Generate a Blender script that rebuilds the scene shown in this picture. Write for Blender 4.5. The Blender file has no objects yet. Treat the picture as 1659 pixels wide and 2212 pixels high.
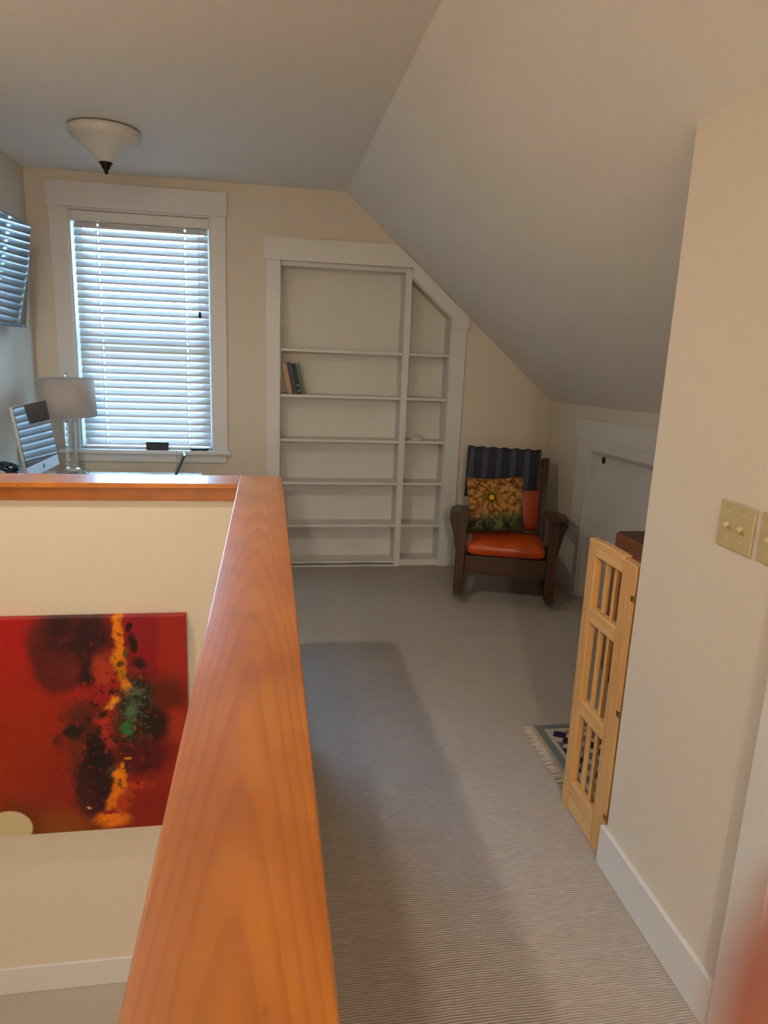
import bpy, bmesh, math, random
from mathutils import Vector, Matrix

random.seed(7)
scn = bpy.context.scene
COL = scn.collection
PI = math.pi
FPX, W0, H0 = 1493.25, 1659.0, 2212.0
CAM_H = 1.515

# ------------------------------------------------------------------ camera
def cam_basis(yaw, pitch, roll):
    f = Vector((math.sin(yaw) * math.cos(pitch), math.cos(yaw) * math.cos(pitch), math.sin(pitch)))
    rt = Vector((math.cos(yaw), -math.sin(yaw), 0))
    up = rt.cross(f)
    c, s = math.cos(roll), math.sin(roll)
    return c * rt + s * up, -s * rt + c * up, f
RT, UP, FW = cam_basis(math.radians(9.7576), math.radians(-12.9961), math.radians(2.3073))
cd = bpy.data.cameras.new('camera')
cam = bpy.data.objects.new('camera', cd)
COL.objects.link(cam)
cam.matrix_world = Matrix(((RT.x, UP.x, -FW.x, 0), (RT.y, UP.y, -FW.y, 0), (RT.z, UP.z, -FW.z, CAM_H), (0, 0, 0, 1)))
cd.sensor_fit = 'HORIZONTAL'
cd.sensor_width = 36.0
cd.lens = FPX / W0 * 36.0
cd.clip_start = 0.005
cd.dof.use_dof = True
cd.dof.focus_distance = 2.0
cd.dof.aperture_fstop = 12.0
scn.camera = cam

# ------------------------------------------------------------------ world, lights, exposure
wd = bpy.data.worlds.new('sky')
scn.world = wd
wd.use_nodes = True
bg = wd.node_tree.nodes['Background']
# overcast sky, brighter overhead than at the horizon, over dim ground
SKY_COL, SKY_STRENGTH = (0.36, 0.66, 1.0, 1), 170.0
_wt = wd.node_tree
_tc = _wt.nodes.new('ShaderNodeTexCoord'); _sx = _wt.nodes.new('ShaderNodeSeparateXYZ'); _cr = _wt.nodes.new('ShaderNodeValToRGB')
_wt.links.new(_tc.outputs['Generated'], _sx.inputs[0]); _wt.links.new(_sx.outputs[2], _cr.inputs[0])
_e = _cr.color_ramp.elements
_e[0].position = 0.0; _e[0].color = (0.03, 0.045, 0.04, 1)
_e[1].position = 0.75; _e[1].color = SKY_COL
_m = _e.new(0.03); _m.color = tuple(v * 0.2 for v in SKY_COL[:3]) + (1,)
_m = _e.new(0.38); _m.color = tuple(v * 0.38 for v in SKY_COL[:3]) + (1,)
_wt.links.new(_cr.outputs[0], bg.inputs[0])
bg.inputs[1].default_value = SKY_STRENGTH
scn.view_settings.view_transform = 'Standard'
scn.view_settings.look = 'None'
scn.view_settings.gamma = 1.0
scn.view_settings.use_curve_mapping = False
scn.view_settings.exposure = 0.17
LAMP_COL = (1.0, 0.90, 0.75)
DOWNLIGHTS = [(-0.88, 2.0, 16.0, 0.045), (-0.43, -3.6, 165.0, 0.06)]   # x, y, watts, radius

# ------------------------------------------------------------------ helpers
def lin(c):
    out = []
    for v in c[:3]:
        v = v / 255.0
        out.append(v / 12.92 if v <= 0.04045 else ((v + 0.055) / 1.055) ** 2.4)
    return (*out, 1.0)

class Nodes:
    """small wrapper for building node trees"""
    def __init__(self, mat):
        self.t = mat.node_tree
        self.n = self.t.nodes
        self.b = self.n['Principled BSDF']
    def add(self, typ, **kw):
        nd = self.n.new(typ)
        for k, v in kw.items():
            setattr(nd, k, v)
        return nd
    def link(self, a, b):
        self.t.links.new(a, b)
    def val(self, sock, v):
        if hasattr(v, 'is_output'):
            self.link(v, sock)
        else:
            sock.default_value = v
    def math(self, op, a, b=None, c=None, clamp=False):
        nd = self.add('ShaderNodeMath', operation=op, use_clamp=clamp)
        self.val(nd.inputs[0], a)
        if b is not None: self.val(nd.inputs[1], b)
        if c is not None: self.val(nd.inputs[2], c)
        return nd.outputs[0]
    def vmath(self, op, a, b=None):
        nd = self.add('ShaderNodeVectorMath', operation=op)
        self.val(nd.inputs[0], a)
        if b is not None: self.val(nd.inputs[1], b)
        return nd
    def mix(self, f, a, b, blend='MIX'):
        nd = self.add('ShaderNodeMix', data_type='RGBA', blend_type=blend)
        self.val(nd.inputs[0], f)
        self.val(nd.inputs[6], a)
        self.val(nd.inputs[7], b)
        return nd.outputs[2]
    def noise(self, vec, scale, detail=3, rough=0.5):
        nd = self.add('ShaderNodeTexNoise')
        if vec is not None: self.link(vec, nd.inputs['Vector'])
        nd.inputs['Scale'].default_value = scale
        nd.inputs['Detail'].default_value = detail
        nd.inputs['Roughness'].default_value = rough
        return nd
    def coord(self, kind='Object'):
        return self.add('ShaderNodeTexCoord').outputs[kind]
    def scalev(self, vec, s):
        return self.vmath('MULTIPLY', vec, s).outputs[0]
    def sep(self, vec):
        nd = self.add('ShaderNodeSeparateXYZ')
        self.link(vec, nd.inputs[0])
        return nd.outputs
    def smooth(self, v, a, b, lo=0.0, hi=1.0):
        nd = self.add('ShaderNodeMapRange', interpolation_type='SMOOTHSTEP')
        self.val(nd.inputs[0], v)
        nd.inputs[1].default_value = a
        nd.inputs[2].default_value = b
        nd.inputs[3].default_value = lo
        nd.inputs[4].default_value = hi
        return nd.outputs[0]
    def bump(self, h, strength=0.3, dist=0.01):
        nd = self.add('ShaderNodeBump')
        nd.inputs['Strength'].default_value = strength
        nd.inputs['Distance'].default_value = dist
        self.link(h, nd.inputs['Height'])
        self.link(nd.outputs[0], self.b.inputs['Normal'])

def newmat(name, color, rough=0.6, metal=0.0, spec=0.5):
    m = bpy.data.materials.new(name)
    m.use_nodes = True
    k = Nodes(m)
    k.b.inputs['Base Color'].default_value = color if len(color) == 4 else (*color, 1)
    k.b.inputs['Roughness'].default_value = rough
    k.b.inputs['Metallic'].default_value = metal
    k.b.inputs['Specular IOR Level'].default_value = spec
    return m, k

def plain(name, color, rough=0.6, metal=0.0, spec=0.5, var=0.06, scale=30, bump=0.0):
    """colour with slight procedural mottling"""
    m, k = newmat(name, color, rough, metal, spec)
    n = k.noise(k.coord(), scale, 4)
    c = color if len(color) == 4 else (*color, 1)
    dark = tuple(v * (1 - var) for v in c[:3]) + (1,)
    lite = tuple(min(1, v * (1 + var)) for v in c[:3]) + (1,)
    k.link(k.mix(n.outputs[0], dark, lite), k.b.inputs['Base Color'])
    if bump:
        k.bump(n.outputs[0], bump, 0.004)
    return m

class MB:
    """collects geometry; build() links it as one mesh object"""
    def __init__(self):
        self.bm = bmesh.new()
    def box(self, x0, x1, y0, y1, z0, z1, bev=0.0, seg=2, mat=None):
        g = bmesh.ops.create_cube(self.bm, size=1.0)['verts']
        for v in g:
            v.co = Vector(((x0 + x1) / 2 + v.co.x * (x1 - x0), (y0 + y1) / 2 + v.co.y * (y1 - y0), (z0 + z1) / 2 + v.co.z * (z1 - z0)))
        if bev > 0:
            es = list({e for v in g for e in v.link_edges})
            r = bmesh.ops.bevel(self.bm, geom=es, offset=bev, segments=seg, affect='EDGES', profile=0.5)
            g = list({v for v in r['verts']} | {v for v in g if v.is_valid})
        if mat is not None:
            for v in g: v.co = mat @ v.co
        return self
    def prism(self, pts, axis, a, b):
        """polygon pts in the plane perpendicular to axis, extruded a..b"""
        def mk(p, t):
            if axis == 'y': return (p[0], t, p[1])
            if axis == 'x': return (t, p[0], p[1])
            return (p[0], p[1], t)
        A = [self.bm.verts.new(mk(p, a)) for p in pts]
        B = [self.bm.verts.new(mk(p, b)) for p in pts]
        n = len(pts)
        self.bm.faces.new(A)
        self.bm.faces.new(list(reversed(B)))
        for i in range(n):
            j = (i + 1) % n
            self.bm.faces.new((A[j], A[i], B[i], B[j]))
        return self
    def lathe(self, prof, cx=0, cy=0, n=40):
        rings = []
        for r, z in prof:
            if r < 1e-6:
                rings.append([self.bm.verts.new((cx, cy, z))])
            else:
                rings.append([self.bm.verts.new((cx + r * math.cos(2 * PI * i / n), cy + r * math.sin(2 * PI * i / n), z)) for i in range(n)])
        for a, b in zip(rings, rings[1:]):
            for i in range(n):
                j = (i + 1) % n
                if len(a) == 1 and len(b) == 1: continue
                if len(a) == 1: self.bm.faces.new((a[0], b[i], b[j]))
                elif len(b) == 1: self.bm.faces.new((a[i], a[j], b[0]))
                else: self.bm.faces.new((a[i], a[j], b[j], b[i]))
        return self
    def tube(self, pts, r, n=8):
        pts = [Vector(p) for p in pts]
        rings = []
        ref = Vector((0, 0, 1))
        for i, p in enumerate(pts):
            d = (pts[min(i + 1, len(pts) - 1)] - pts[max(i - 1, 0)]).normalized()
            s = d.cross(ref)
            if s.length < 1e-3: s = d.cross(Vector((0, 1, 0)))
            s.normalize()
            t = s.cross(d)
            rr = r[i] if isinstance(r, (list, tuple)) else r
            rings.append([self.bm.verts.new(p + rr * (math.cos(2 * PI * k / n) * s + math.sin(2 * PI * k / n) * t)) for k in range(n)])
        for a, b in zip(rings, rings[1:]):
            for k in range(n):
                j = (k + 1) % n
                self.bm.faces.new((a[k], a[j], b[j], b[k]))
        self.bm.faces.new(list(reversed(rings[0])))
        self.bm.faces.new(rings[-1])
        return self
    def grid(self, fn, nu, nv, closed=False):
        vs = [[self.bm.verts.new(fn(i / nu, j / nv)) for j in range(nv + 1)] for i in range(nu + 1)]
        for i in range(nu):
            for j in range(nv):
                self.bm.faces.new((vs[i][j], vs[i + 1][j], vs[i + 1][j + 1], vs[i][j + 1]))
        return self
    def build(self, name, mat, parent=None, smooth=False, loc=None):
        bmesh.ops.recalc_face_normals(self.bm, faces=self.bm.faces[:])
        me = bpy.data.meshes.new(name)
        self.bm.to_mesh(me)
        self.bm.free()
        if smooth:
            for p in me.polygons: p.use_smooth = True
        o = bpy.data.objects.new(name, me)
        me.materials.append(mat)
        COL.objects.link(o)
        if parent is not None: o.parent = parent
        if loc is not None: o.location = loc
        return o

def box(name, mat, x0, x1, y0, y1, z0, z1, parent=None, bev=0.0, seg=2):
    """a box whose object origin is its centre, so object coordinates are local"""
    cx, cy, cz = (x0 + x1) / 2, (y0 + y1) / 2, (z0 + z1) / 2
    return MB().box(x0 - cx, x1 - cx, y0 - cy, y1 - cy, z0 - cz, z1 - cz, bev, seg).build(name, mat, parent, loc=(cx, cy, cz))

def tag(o, label, cat, group=None):
    o['label'] = label
    o['category'] = cat
    if group: o['group'] = group
    return o
def struct(o, label=None, cat=None):
    o['kind'] = 'structure'
    if label: o['label'] = label
    if cat: o['category'] = cat
    return o
def thing(name, label, cat, loc=(0, 0, 0), rz=0.0, group=None):
    o = bpy.data.objects.new(name, None)
    o.empty_display_size = 0.1
    COL.objects.link(o)
    o.location = loc
    o.rotation_euler = (0, 0, rz)
    return tag(o, label, cat, group)
def mod_subsurf(o, lv=2):
    m = o.modifiers.new('subsurf', 'SUBSURF'); m.levels = lv; m.render_levels = lv
def mod_solid(o, th, off=0.0):
    m = o.modifiers.new('solidify', 'SOLIDIFY'); m.thickness = th; m.offset = off
def smooth_by_angle(o, deg=35):
    me = o.data
    for p in me.polygons: p.use_smooth = True
    bm = bmesh.new(); bm.from_mesh(me)
    for e in bm.edges:
        if len(e.link_faces) == 2 and e.calc_face_angle(0) > math.radians(deg): e.smooth = False
    bm.to_mesh(me); bm.free()

# ------------------------------------------------------------------ materials
def paint_wall(name, col, bump=0.06):
    m, k = newmat(name, lin(col), 0.85, spec=0.25)
    n = k.noise(k.coord(), 180, 3)
    n2 = k.noise(k.coord(), 1.3, 2)
    c = lin(col)
    k.link(k.mix(n2.outputs[0], tuple(v * 0.97 for v in c[:3]) + (1,), tuple(min(1, v * 1.03) for v in c[:3]) + (1,)), k.b.inputs['Base Color'])
    k.bump(n.outputs[0], bump, 0.003)
    return m
M_WALL = paint_wall('cream_wall_paint', (225, 214, 198))
M_CEIL = paint_wall('ceiling_paint', (237, 233, 227), 0.12)
M_TRIM = plain('white_trim_paint', lin((226, 224, 222)), 0.42, var=0.015, scale=6)
M_SHELF = plain('white_shelf_paint', lin((222, 219, 214)), 0.5, var=0.015, scale=6)

def carpet_mat(name, ribbed=True):
    m, k = newmat(name, (0.2, 0.18, 0.16), 0.95, spec=0.1)
    co = k.coord()
    s = k.sep(co)
    warp = k.noise(co, 9, 3)
    fine = k.noise(co, 420, 3, 0.7)
    blot = k.noise(co, 2.2, 3)
    y = k.math('ADD', s[1], k.math('MULTIPLY', warp.outputs[0], 0.012))
    rib = k.math('ADD', k.math('MULTIPLY', k.math('SINE', k.math('MULTIPLY', y, 2 * PI / 0.0072)), 0.5), 0.5)
    base = k.mix(blot.outputs[0], lin((200, 189, 179)), lin((215, 205, 196)))
    base = k.mix(k.smooth(fine.outputs[0], 0.3, 0.7), k.mix(1.0, base, (0.72, 0.70, 0.68, 1), 'MULTIPLY'), base)
    if ribbed:
        brk = k.noise(k.scalev(co, (22, 130, 1)), 1.0, 3)
        ribv = k.math('MAXIMUM', rib, k.smooth(brk.outputs[0], 0.42, 0.72))
        base = k.mix(ribv, k.mix(1.0, base, (0.72, 0.70, 0.68, 1), 'MULTIPLY'), base)
    k.link(base, k.b.inputs['Base Color'])
    hgt = k.math('ADD', k.math('MULTIPLY', rib, 0.7 if ribbed else 0.0), k.math('MULTIPLY', fine.outputs[0], 0.6))
    k.bump(hgt, 0.45, 0.005)
    return m
M_CARPET = carpet_mat('ribbed_carpet')
M_CARPET2 = carpet_mat('cut_pile_carpet', False)

def cherry_mat(name, axis=1, cathedral=True, seed=0.0, gain=1.0):
    """cherry with cathedral figure along the given object axis"""
    m, k = newmat(name, (0.5, 0.2, 0.05), 0.33, spec=0.5)
    co = k.vmath('ADD', k.coord(), (0, 0, seed)).outputs[0]
    s = k.sep(co)
    L, X = (s[1], s[0]) if axis == 1 else (s[0], s[2])
    wob = k.noise(k.scalev(co, (4, 1.3, 4) if axis == 1 else (1.3, 4, 4)), 1.0, 3)
    wob2 = k.noise(k.scalev(co, (30, 3, 30) if axis == 1 else (3, 30, 30)), 1.0, 3)
    x2 = k.math('MULTIPLY', k.math('MULTIPLY', X, X), 130.0 if cathedral else 8.0)
    f = k.math('ADD', k.math('ADD', L, x2), k.math('MULTIPLY', wob.outputs[0], 0.42))
    f = k.math('ADD', f, k.math('MULTIPLY', k.math('ABSOLUTE', X), 1.2))
    f = k.math('ADD', f, k.math('MULTIPLY', wob2.outputs[0], 0.03))
    ring = k.math('FRACT', k.math('MULTIPLY', f, 4.2))
    line = k.smooth(ring, 0.55, 1.0)
    edge = k.smooth(ring, 0.0, 0.12, 1.0, 0.0)
    line = k.math('MAXIMUM', k.math('MULTIPLY', line, 0.85), edge)
    streak = k.noise(k.scalev(co, (170, 5, 170) if axis == 1 else (5, 170, 170)), 1.0, 4, 0.6)
    blot = k.noise(k.scalev(co, (7, 4, 7)), 1.0, 3)
    c = k.mix(k.smooth(blot.outputs[0], 0.3, 0.7), lin((184, 106, 28)), lin((208, 128, 42)))
    c = k.mix(k.math('MULTIPLY', line, 0.30), c, lin((140, 70, 18)))
    c = k.mix(k.math('MULTIPLY', k.smooth(streak.outputs[0], 0.45, 0.75), 0.14), c, lin((150, 76, 28)))
    # small pin knots
    vor = k.add('ShaderNodeTexVoronoi')
    k.link(k.scalev(co, (14, 5.2, 14) if axis == 1 else (5.2, 14, 14)), vor.inputs['Vector'])
    vor.inputs['Scale'].default_value = 1.0
    knot = k.smooth(vor.outputs['Distance'], 0.02, 0.075, 1.0, 0.0)
    c = k.mix(k.math('MULTIPLY', knot, 0.5), c, lin((112, 54, 18)))
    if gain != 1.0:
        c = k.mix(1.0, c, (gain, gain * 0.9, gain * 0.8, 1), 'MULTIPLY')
    k.link(c, k.b.inputs['Base Color'])
    k.b.inputs['Coat Weight'].default_value = 0.4
    k.b.inputs['Coat Roughness'].default_value = 0.1
    return m
M_CHERRY_Y = cherry_mat('cherry_cap_wood', 1, True, 0.0)
M_CHERRY_X = cherry_mat('cherry_cap_wood_cross', 0, False, 3.1)
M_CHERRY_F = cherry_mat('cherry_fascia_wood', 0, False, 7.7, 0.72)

def wood_mat(name, c0, c1, axis=2, rough=0.45, scale=60, bump=0.1):
    m, k = newmat(name, lin(c0), rough)
    sc = [scale, scale, scale]; sc[axis] = scale * 0.05
    co = k.coord()
    n = k.noise(k.scalev(co, tuple(sc)), 1.0, 4, 0.6)
    n2 = k.noise(k.scalev(co, tuple(v * 0.25 for v in sc)), 1.0, 3)
    f = k.math('ADD', k.math('MULTIPLY', n.outputs[0], 0.6), k.math('MULTIPLY', n2.outputs[0], 0.5), clamp=True)
    k.link(k.mix(k.smooth(f, 0.3, 0.8), lin(c0), lin(c1)), k.b.inputs['Base Color'])
    k.bump(n.outputs[0], bump, 0.002)
    return m
M_PINE = wood_mat('pine_gate_wood', (206, 152, 88), (226, 176, 112), 2, 0.5, 70, 0.05)
M_PINE_H = wood_mat('pine_rail_wood', (212, 160, 96), (232, 186, 124), 1, 0.5, 70, 0.05)
M_OAK = wood_mat('dark_oak_wood', (58, 38, 26), (86, 58, 40), 2, 0.38, 90, 0.12)
M_OAK_H = wood_mat('dark_oak_wood_cross', (58, 38, 26), (88, 58, 38), 0, 0.38, 90, 0.12)
M_DESK = wood_mat('pale_desk_wood', (206, 196, 180), (222, 214, 200), 0, 0.4, 40)  # hidden desktop, tone made pale to bounce window light upwards
M_CHEST = wood_mat('brown_chest_leather', (128, 74, 42), (150, 92, 54), 1, 0.42, 22, 0.05)
M_CHEST_TOP = wood_mat('brown_chest_top', (84, 52, 32), (98, 62, 40), 1, 0.5, 22, 0.05)
def leather_mat():
    m, k = newmat('orange_leather', lin((176, 62, 20)), 0.33)
    co = k.coord()
    v = k.add('ShaderNodeTexVoronoi'); v.inputs['Scale'].default_value = 260
    k.link(co, v.inputs['Vector'])
    n = k.noise(co, 7, 4)
    k.link(k.mix(k.smooth(n.outputs[0], 0.25, 0.75), lin((176, 58, 10)), lin((204, 80, 22))), k.b.inputs['Base Color'])
    k.bump(v.outputs['Distance'], 0.08, 0.002)
    return m
M_LEATHER = leather_mat()
M_BLACK = plain('black_plastic', lin((16, 16, 20)), 0.4, var=0.1)
M_DARKMETAL = plain('dark_bronze', lin((38, 30, 28)), 0.4, 0.6)
M_IVORY = plain('ivory_plastic', lin((196, 178, 134)), 0.38, var=0.02)
M_IVORY2 = plain('ivory_toggle_plastic', lin((214, 198, 156)), 0.32, var=0.02)
M_BRASS = plain('brass_hinge', lin((150, 112, 48)), 0.35, 0.9)
M_SLAT = plain('white_blind_slat', lin((224, 224, 226)), 0.45, var=0.01)
M_CORD = plain('white_cord', lin((206, 204, 200)), 0.8, var=0.02)
M_SILVER = plain('silver_aluminium', lin((196, 202, 208)), 0.35, 0.35, var=0.02)
M_CHROME, _k = newmat('chrome', (0.8, 0.8, 0.82), 0.12, 1.0)
M_SCREEN, _k = newmat('glossy_dark_screen', lin((14, 14, 17)), 0.06, 0.0, 0.7)
_k.b.inputs['IOR'].default_value = 1.6
M_GAP_SHADE = plain('gap_shade_black', lin((14, 12, 12)), 0.9)
def glass_mat(name, tint, rough=0.0, facing=0.06):
    m = bpy.data.materials.new(name); m.use_nodes = True
    t = m.node_tree; t.nodes.remove(t.nodes['Principled BSDF'])
    out = t.nodes['Material Output']
    tr = t.nodes.new('ShaderNodeBsdfTransparent'); tr.inputs[0].default_value = (*tint, 1)
    gl = t.nodes.new('ShaderNodeBsdfGlossy'); gl.inputs['Roughness'].default_value = rough
    fr = t.nodes.new('ShaderNodeFresnel'); fr.inputs[0].default_value = 1.45
    mx = t.nodes.new('ShaderNodeMixShader')
    t.links.new(fr.outputs[0], mx.inputs[0]); t.links.new(tr.outputs[0], mx.inputs[1]); t.links.new(gl.outputs[0], mx.inputs[2])
    t.links.new(mx.outputs[0], out.inputs[0])
    return m
M_PANE = glass_mat('window_glass', (0.95, 0.98, 1.0))
M_CRYSTAL, _k = newmat('crystal_glass', (0.97, 0.99, 1.0), 0.02)
_k.b.inputs['Transmission Weight'].default_value = 1.0
_k.b.inputs['IOR'].default_value = 1.45
M_SHADEGLASS, _k = newmat('frosted_shade_glass', lin((206, 200, 184)), 0.3, spec=0.4)
_k.b.inputs['Subsurface Weight'].default_value = 0.0
_n = _k.noise(_k.coord(), 14, 3)
_k.link(_k.mix(_n.outputs[0], lin((204, 202, 194)), lin((222, 221, 216))), _k.b.inputs['Base Color'])
def shade_fabric():
    m, k = newmat('linen_lamp_shade', lin((208, 190, 176)), 0.9, spec=0.15)
    co = k.coord()
    n = k.noise(k.scalev(co, (500, 500, 30)), 1.0, 2)
    k.link(k.mix(n.outputs[0], lin((200, 182, 168)), lin((216, 200, 186))), k.b.inputs['Base Color'])
    # thin cloth lets some light through
    tl = k.add('ShaderNodeBsdfTranslucent'); tl.inputs[0].default_value = lin((216, 206, 198))
    mx = k.add('ShaderNodeMixShader'); mx.inputs[0].default_value = 0.35
    k.link(k.b.outputs[0], mx.inputs[1]); k.link(tl.outputs[0], mx.inputs[2])
    k.link(mx.outputs[0], k.n['Material Output'].inputs[0])
    return m
M_SHADE = shade_fabric()

# ------------------------------------------------------------------ room shell
XL, XK, YB, YF = -1.44, 2.0, 4.75, -4.4
XR, YR = 1.02, 1.695
ZC, XBRK, KNEE = 2.505, 0.489, 1.217
SL = (ZC - KNEE) / (XK - XBRK)
def slope_z(x, y=4.75):
    knee = KNEE + 0.029 * (4.75 - y)          # the knee line rises slightly towards the camera
    return ZC if x < XBRK else ZC - (ZC - knee) / (XK - XBRK) * (x - XBRK)
ZLOW = -1.275
SX1, SY0, SY1 = -0.09, -0.9, 2.69        # stairwell faces
T = 0.12

b = MB()
b.box(SX1 + 0.05, XK + T, YF - T, YB + 0.3, -0.09, 0.0)
b.box(XL - T, SX1 + 0.05, SY1 + 0.05, YB + 0.3, -0.09, 0.0)
b.box(XL - T, SX1 + 0.05, YF - T, SY0 - 0.05, -0.09, 0.0)
struct(b.build('floor', M_CARPET), 'grey ribbed carpet floor of the attic room', 'floor')
b = MB()
b.box(XL - T, SX1 + 0.05, SY0 - T, SY1 + 0.1, ZLOW - 0.1, ZLOW)
struct(b.build('floor_landing', M_CARPET2), 'beige carpet of the stair landing below the painting', 'floor')

b = MB()
b.box(XL - T, XBRK, YF - T, YB + 0.14, ZC, ZC + 0.14)
def slope_pt(u, v, dz=0.0):
    x = XBRK + (XK + T - XBRK) * u; y = YF - T + (YB + 0.14 - YF + T) * v
    return (x, y, slope_z(x, y) + dz)
b.grid(lambda u, v: slope_pt(u, v), 6, 24)
b.grid(lambda u, v: slope_pt(u, v, 0.14), 6, 24)
struct(b.build('ceiling', M_CEIL), 'off-white flat ceiling breaking into a long sloped side', 'ceiling')

WX0, WX1, WZ0, WZ1 = -1.205, -0.36, 0.829, 2.30      # window opening
BX0, BX1 = 0.075, 1.232                               # bookcase recess
b = MB()
def pw(pts): b.prism(pts, 'y', YB, YB + T)
pw([(XL - T, -0.1), (WX0, -0.1), (WX0, ZC), (XL - T, ZC)])
pw([(WX0, -0.1), (WX1, -0.1), (WX1, WZ0), (WX0, WZ0)])
pw([(WX0, WZ1), (WX1, WZ1), (WX1, ZC), (WX0, ZC)])
pw([(WX1, -0.1), (BX0, -0.1), (BX0, ZC), (WX1, ZC)])
pw([(BX0, 2.062), (0.93, 2.062), (0.93, slope_z(0.93)), (XBRK, ZC), (BX0, ZC)])
pw([(0.93, 2.01), (BX1, 2.01 - SL * (BX1 - 0.93)), (BX1, slope_z(BX1)), (0.93, slope_z(0.93))])
pw([(BX1, -0.1), (XK + T, -0.1), (XK + T, slope_z(XK + T)), (BX1, slope_z(BX1))])
struct(b.build('wall_back', M_WALL), 'cream back wall with the window and built-in bookcase', 'wall')
struct(box('wall_left', M_WALL, XL - T, XL, YF - T, YB + T, ZLOW - 0.1, ZC + 0.05), 'cream left wall behind the television', 'wall')
b = MB()
b.prism([(XR, -0.1), (XR + T, -0.1), (XR + T, slope_z(XR + T, YF) + 0.03), (XR, slope_z(XR, YF) + 0.03)], 'y', YF - T, YR)
struct(b.build('wall_right', M_WALL), 'near cream wall carrying the light switches', 'wall')
b = MB()
b.prism([(XR + T, -0.1), (XK + T, -0.1), (XK + T, slope_z(XK + T, YR) + 0.06), (XR + T, slope_z(XR + T, YR) + 0.06)], 'y', YR - T, YR)
struct(b.build('wall_return', M_WALL), 'cream wall return hidden behind the near corner', 'wall')
struct(box('wall_front', M_WALL, XL - T, XR + T, YF - T, YF, -0.1, ZC + 0.05), 'cream wall behind the camera', 'wall')
# knee wall with door opening
KY0, KY1, KZ = 3.00, 4.05, 0.965
b = MB()
b.box(XK, XK + T, YR - T, KY0, -0.1, KNEE + 0.10)
b.box(XK, XK + T, KY1, YB + T, -0.1, KNEE + 0.02)
b.box(XK, XK + T, KY0, KY1, KZ + 0.03, KNEE + 0.06)
struct(b.build('wall_knee', M_WALL), 'low cream knee wall under the sloped ceiling', 'wall')
# stair half wall: L shaped
CAPZ = 1.0
b = MB()
b.box(-0.09, 0.031, -0.75, SY1 + 0.14, -0.05, CAPZ - 0.02)
b.box(XL, -0.09, SY1, SY1 + 0.14, ZLOW, CAPZ - 0.02)
b.box(-0.09, 0.031, SY0, SY1 + 0.14, ZLOW, -0.05)
b.box(XL, -0.09, SY0 - T, SY0, ZLOW, -0.001)
struct(b.build('wall_stair', M_WALL), 'cream half wall around the open stairwell', 'wall')

# baseboards
BH, BT = 0.132, 0.015
def base(name, x0, x1, y0, y1, z0, label):
    o = box(name, M_TRIM, x0, x1, y0, y1, z0, z0 + BH, bev=0.003)
    return struct(o, label, 'baseboard')
base('baseboard_right', XR - BT, XR, 1.150, YR + BT, 0, 'white baseboard along the near right wall')
base('baseboard_return', XR, XK, YR, YR + BT, 0, 'white baseboard on the hidden wall return')
base('baseboard_stair', XL, -0.09, SY1 - BT, SY1, ZLOW, 'white baseboard in the stairwell below the red painting')
base('baseboard_hall', 0.031, 0.031 + BT, -0.75, SY1 + 0.14, 0, 'white baseboard on the hall side of the half wall')
base('baseboard_back', 1.34, XK, YB - BT, YB, 0, 'white baseboard on the back wall behind the rocking chair')
base('baseboard_back_left', XL, -0.016, YB - BT, YB, 0, 'white baseboard below the window')
base('baseboard_left', XL, XL + BT, SY1 + 0.14, YB - BT, 0, 'white baseboard on the left wall under the desk')
base('baseboard_knee', XK - BT, XK, 4.205, YB - BT, 0, 'white baseboard on the knee wall behind the rocking chair')

# door casing at the near end of the right wall
dc = struct(box('trim_1', M_TRIM, XR - 0.018, XR, 1.05, 1.150, 0, 2.0, bev=0.003), 'white door casing at the right edge past the switches', 'trim')

# ------------------------------------------------------------------ window
win = bpy.data.objects.new('window_1', None); COL.objects.link(win); win.location = ((WX0 + WX1) / 2, YB, WZ0)
struct(win, 'white cased window with closed blinds above the desk', 'window')
def child(o, par):
    o.parent = par
    o.matrix_parent_inverse = Matrix.Translation(par.location).inverted() if par.rotation_euler.z == 0 else (Matrix.Translation(par.location) @ Matrix.Rotation(par.rotation_euler.z, 4, 'Z')).inverted()
    return o
def sub(o, par):
    '''piece of a part; the part has a location but no rotation'''
    o.parent = par
    o.matrix_parent_inverse = Matrix.Translation(par.location).inverted()
    return o
child(box('side_casing', M_TRIM, -1.309, WX0, YB - 0.018, YB, WZ0, WZ1, bev=0.002), win)
child(box('side_casing', M_TRIM, WX1, -0.268, YB - 0.018, YB, WZ0, WZ1, bev=0.002), win)
child(box('head_casing', M_TRIM, -1.322, -0.258, YB - 0.026, YB, WZ1, 2.442, bev=0.002), win)
child(box('sill', M_TRIM, -1.33, -0.247, YB - 0.055, YB + 0.11, 0.803, 0.829, bev=0.004), win)
child(box('apron', M_TRIM, -1.30, -0.275, YB - 0.018, YB, 0.746, 0.803, bev=0.002), win)
# jamb liners
child(box('jamb', M_TRIM, WX0, WX0 + 0.012, YB, YB + 0.13, WZ0, WZ1), win)
child(box('jamb', M_TRIM, WX1 - 0.012, WX1, YB, YB + 0.13, WZ0, WZ1), win)
child(box('jamb', M_TRIM, WX0 + 0.012, WX1 - 0.012, YB, YB + 0.13, WZ1 - 0.012, WZ1), win)
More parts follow.
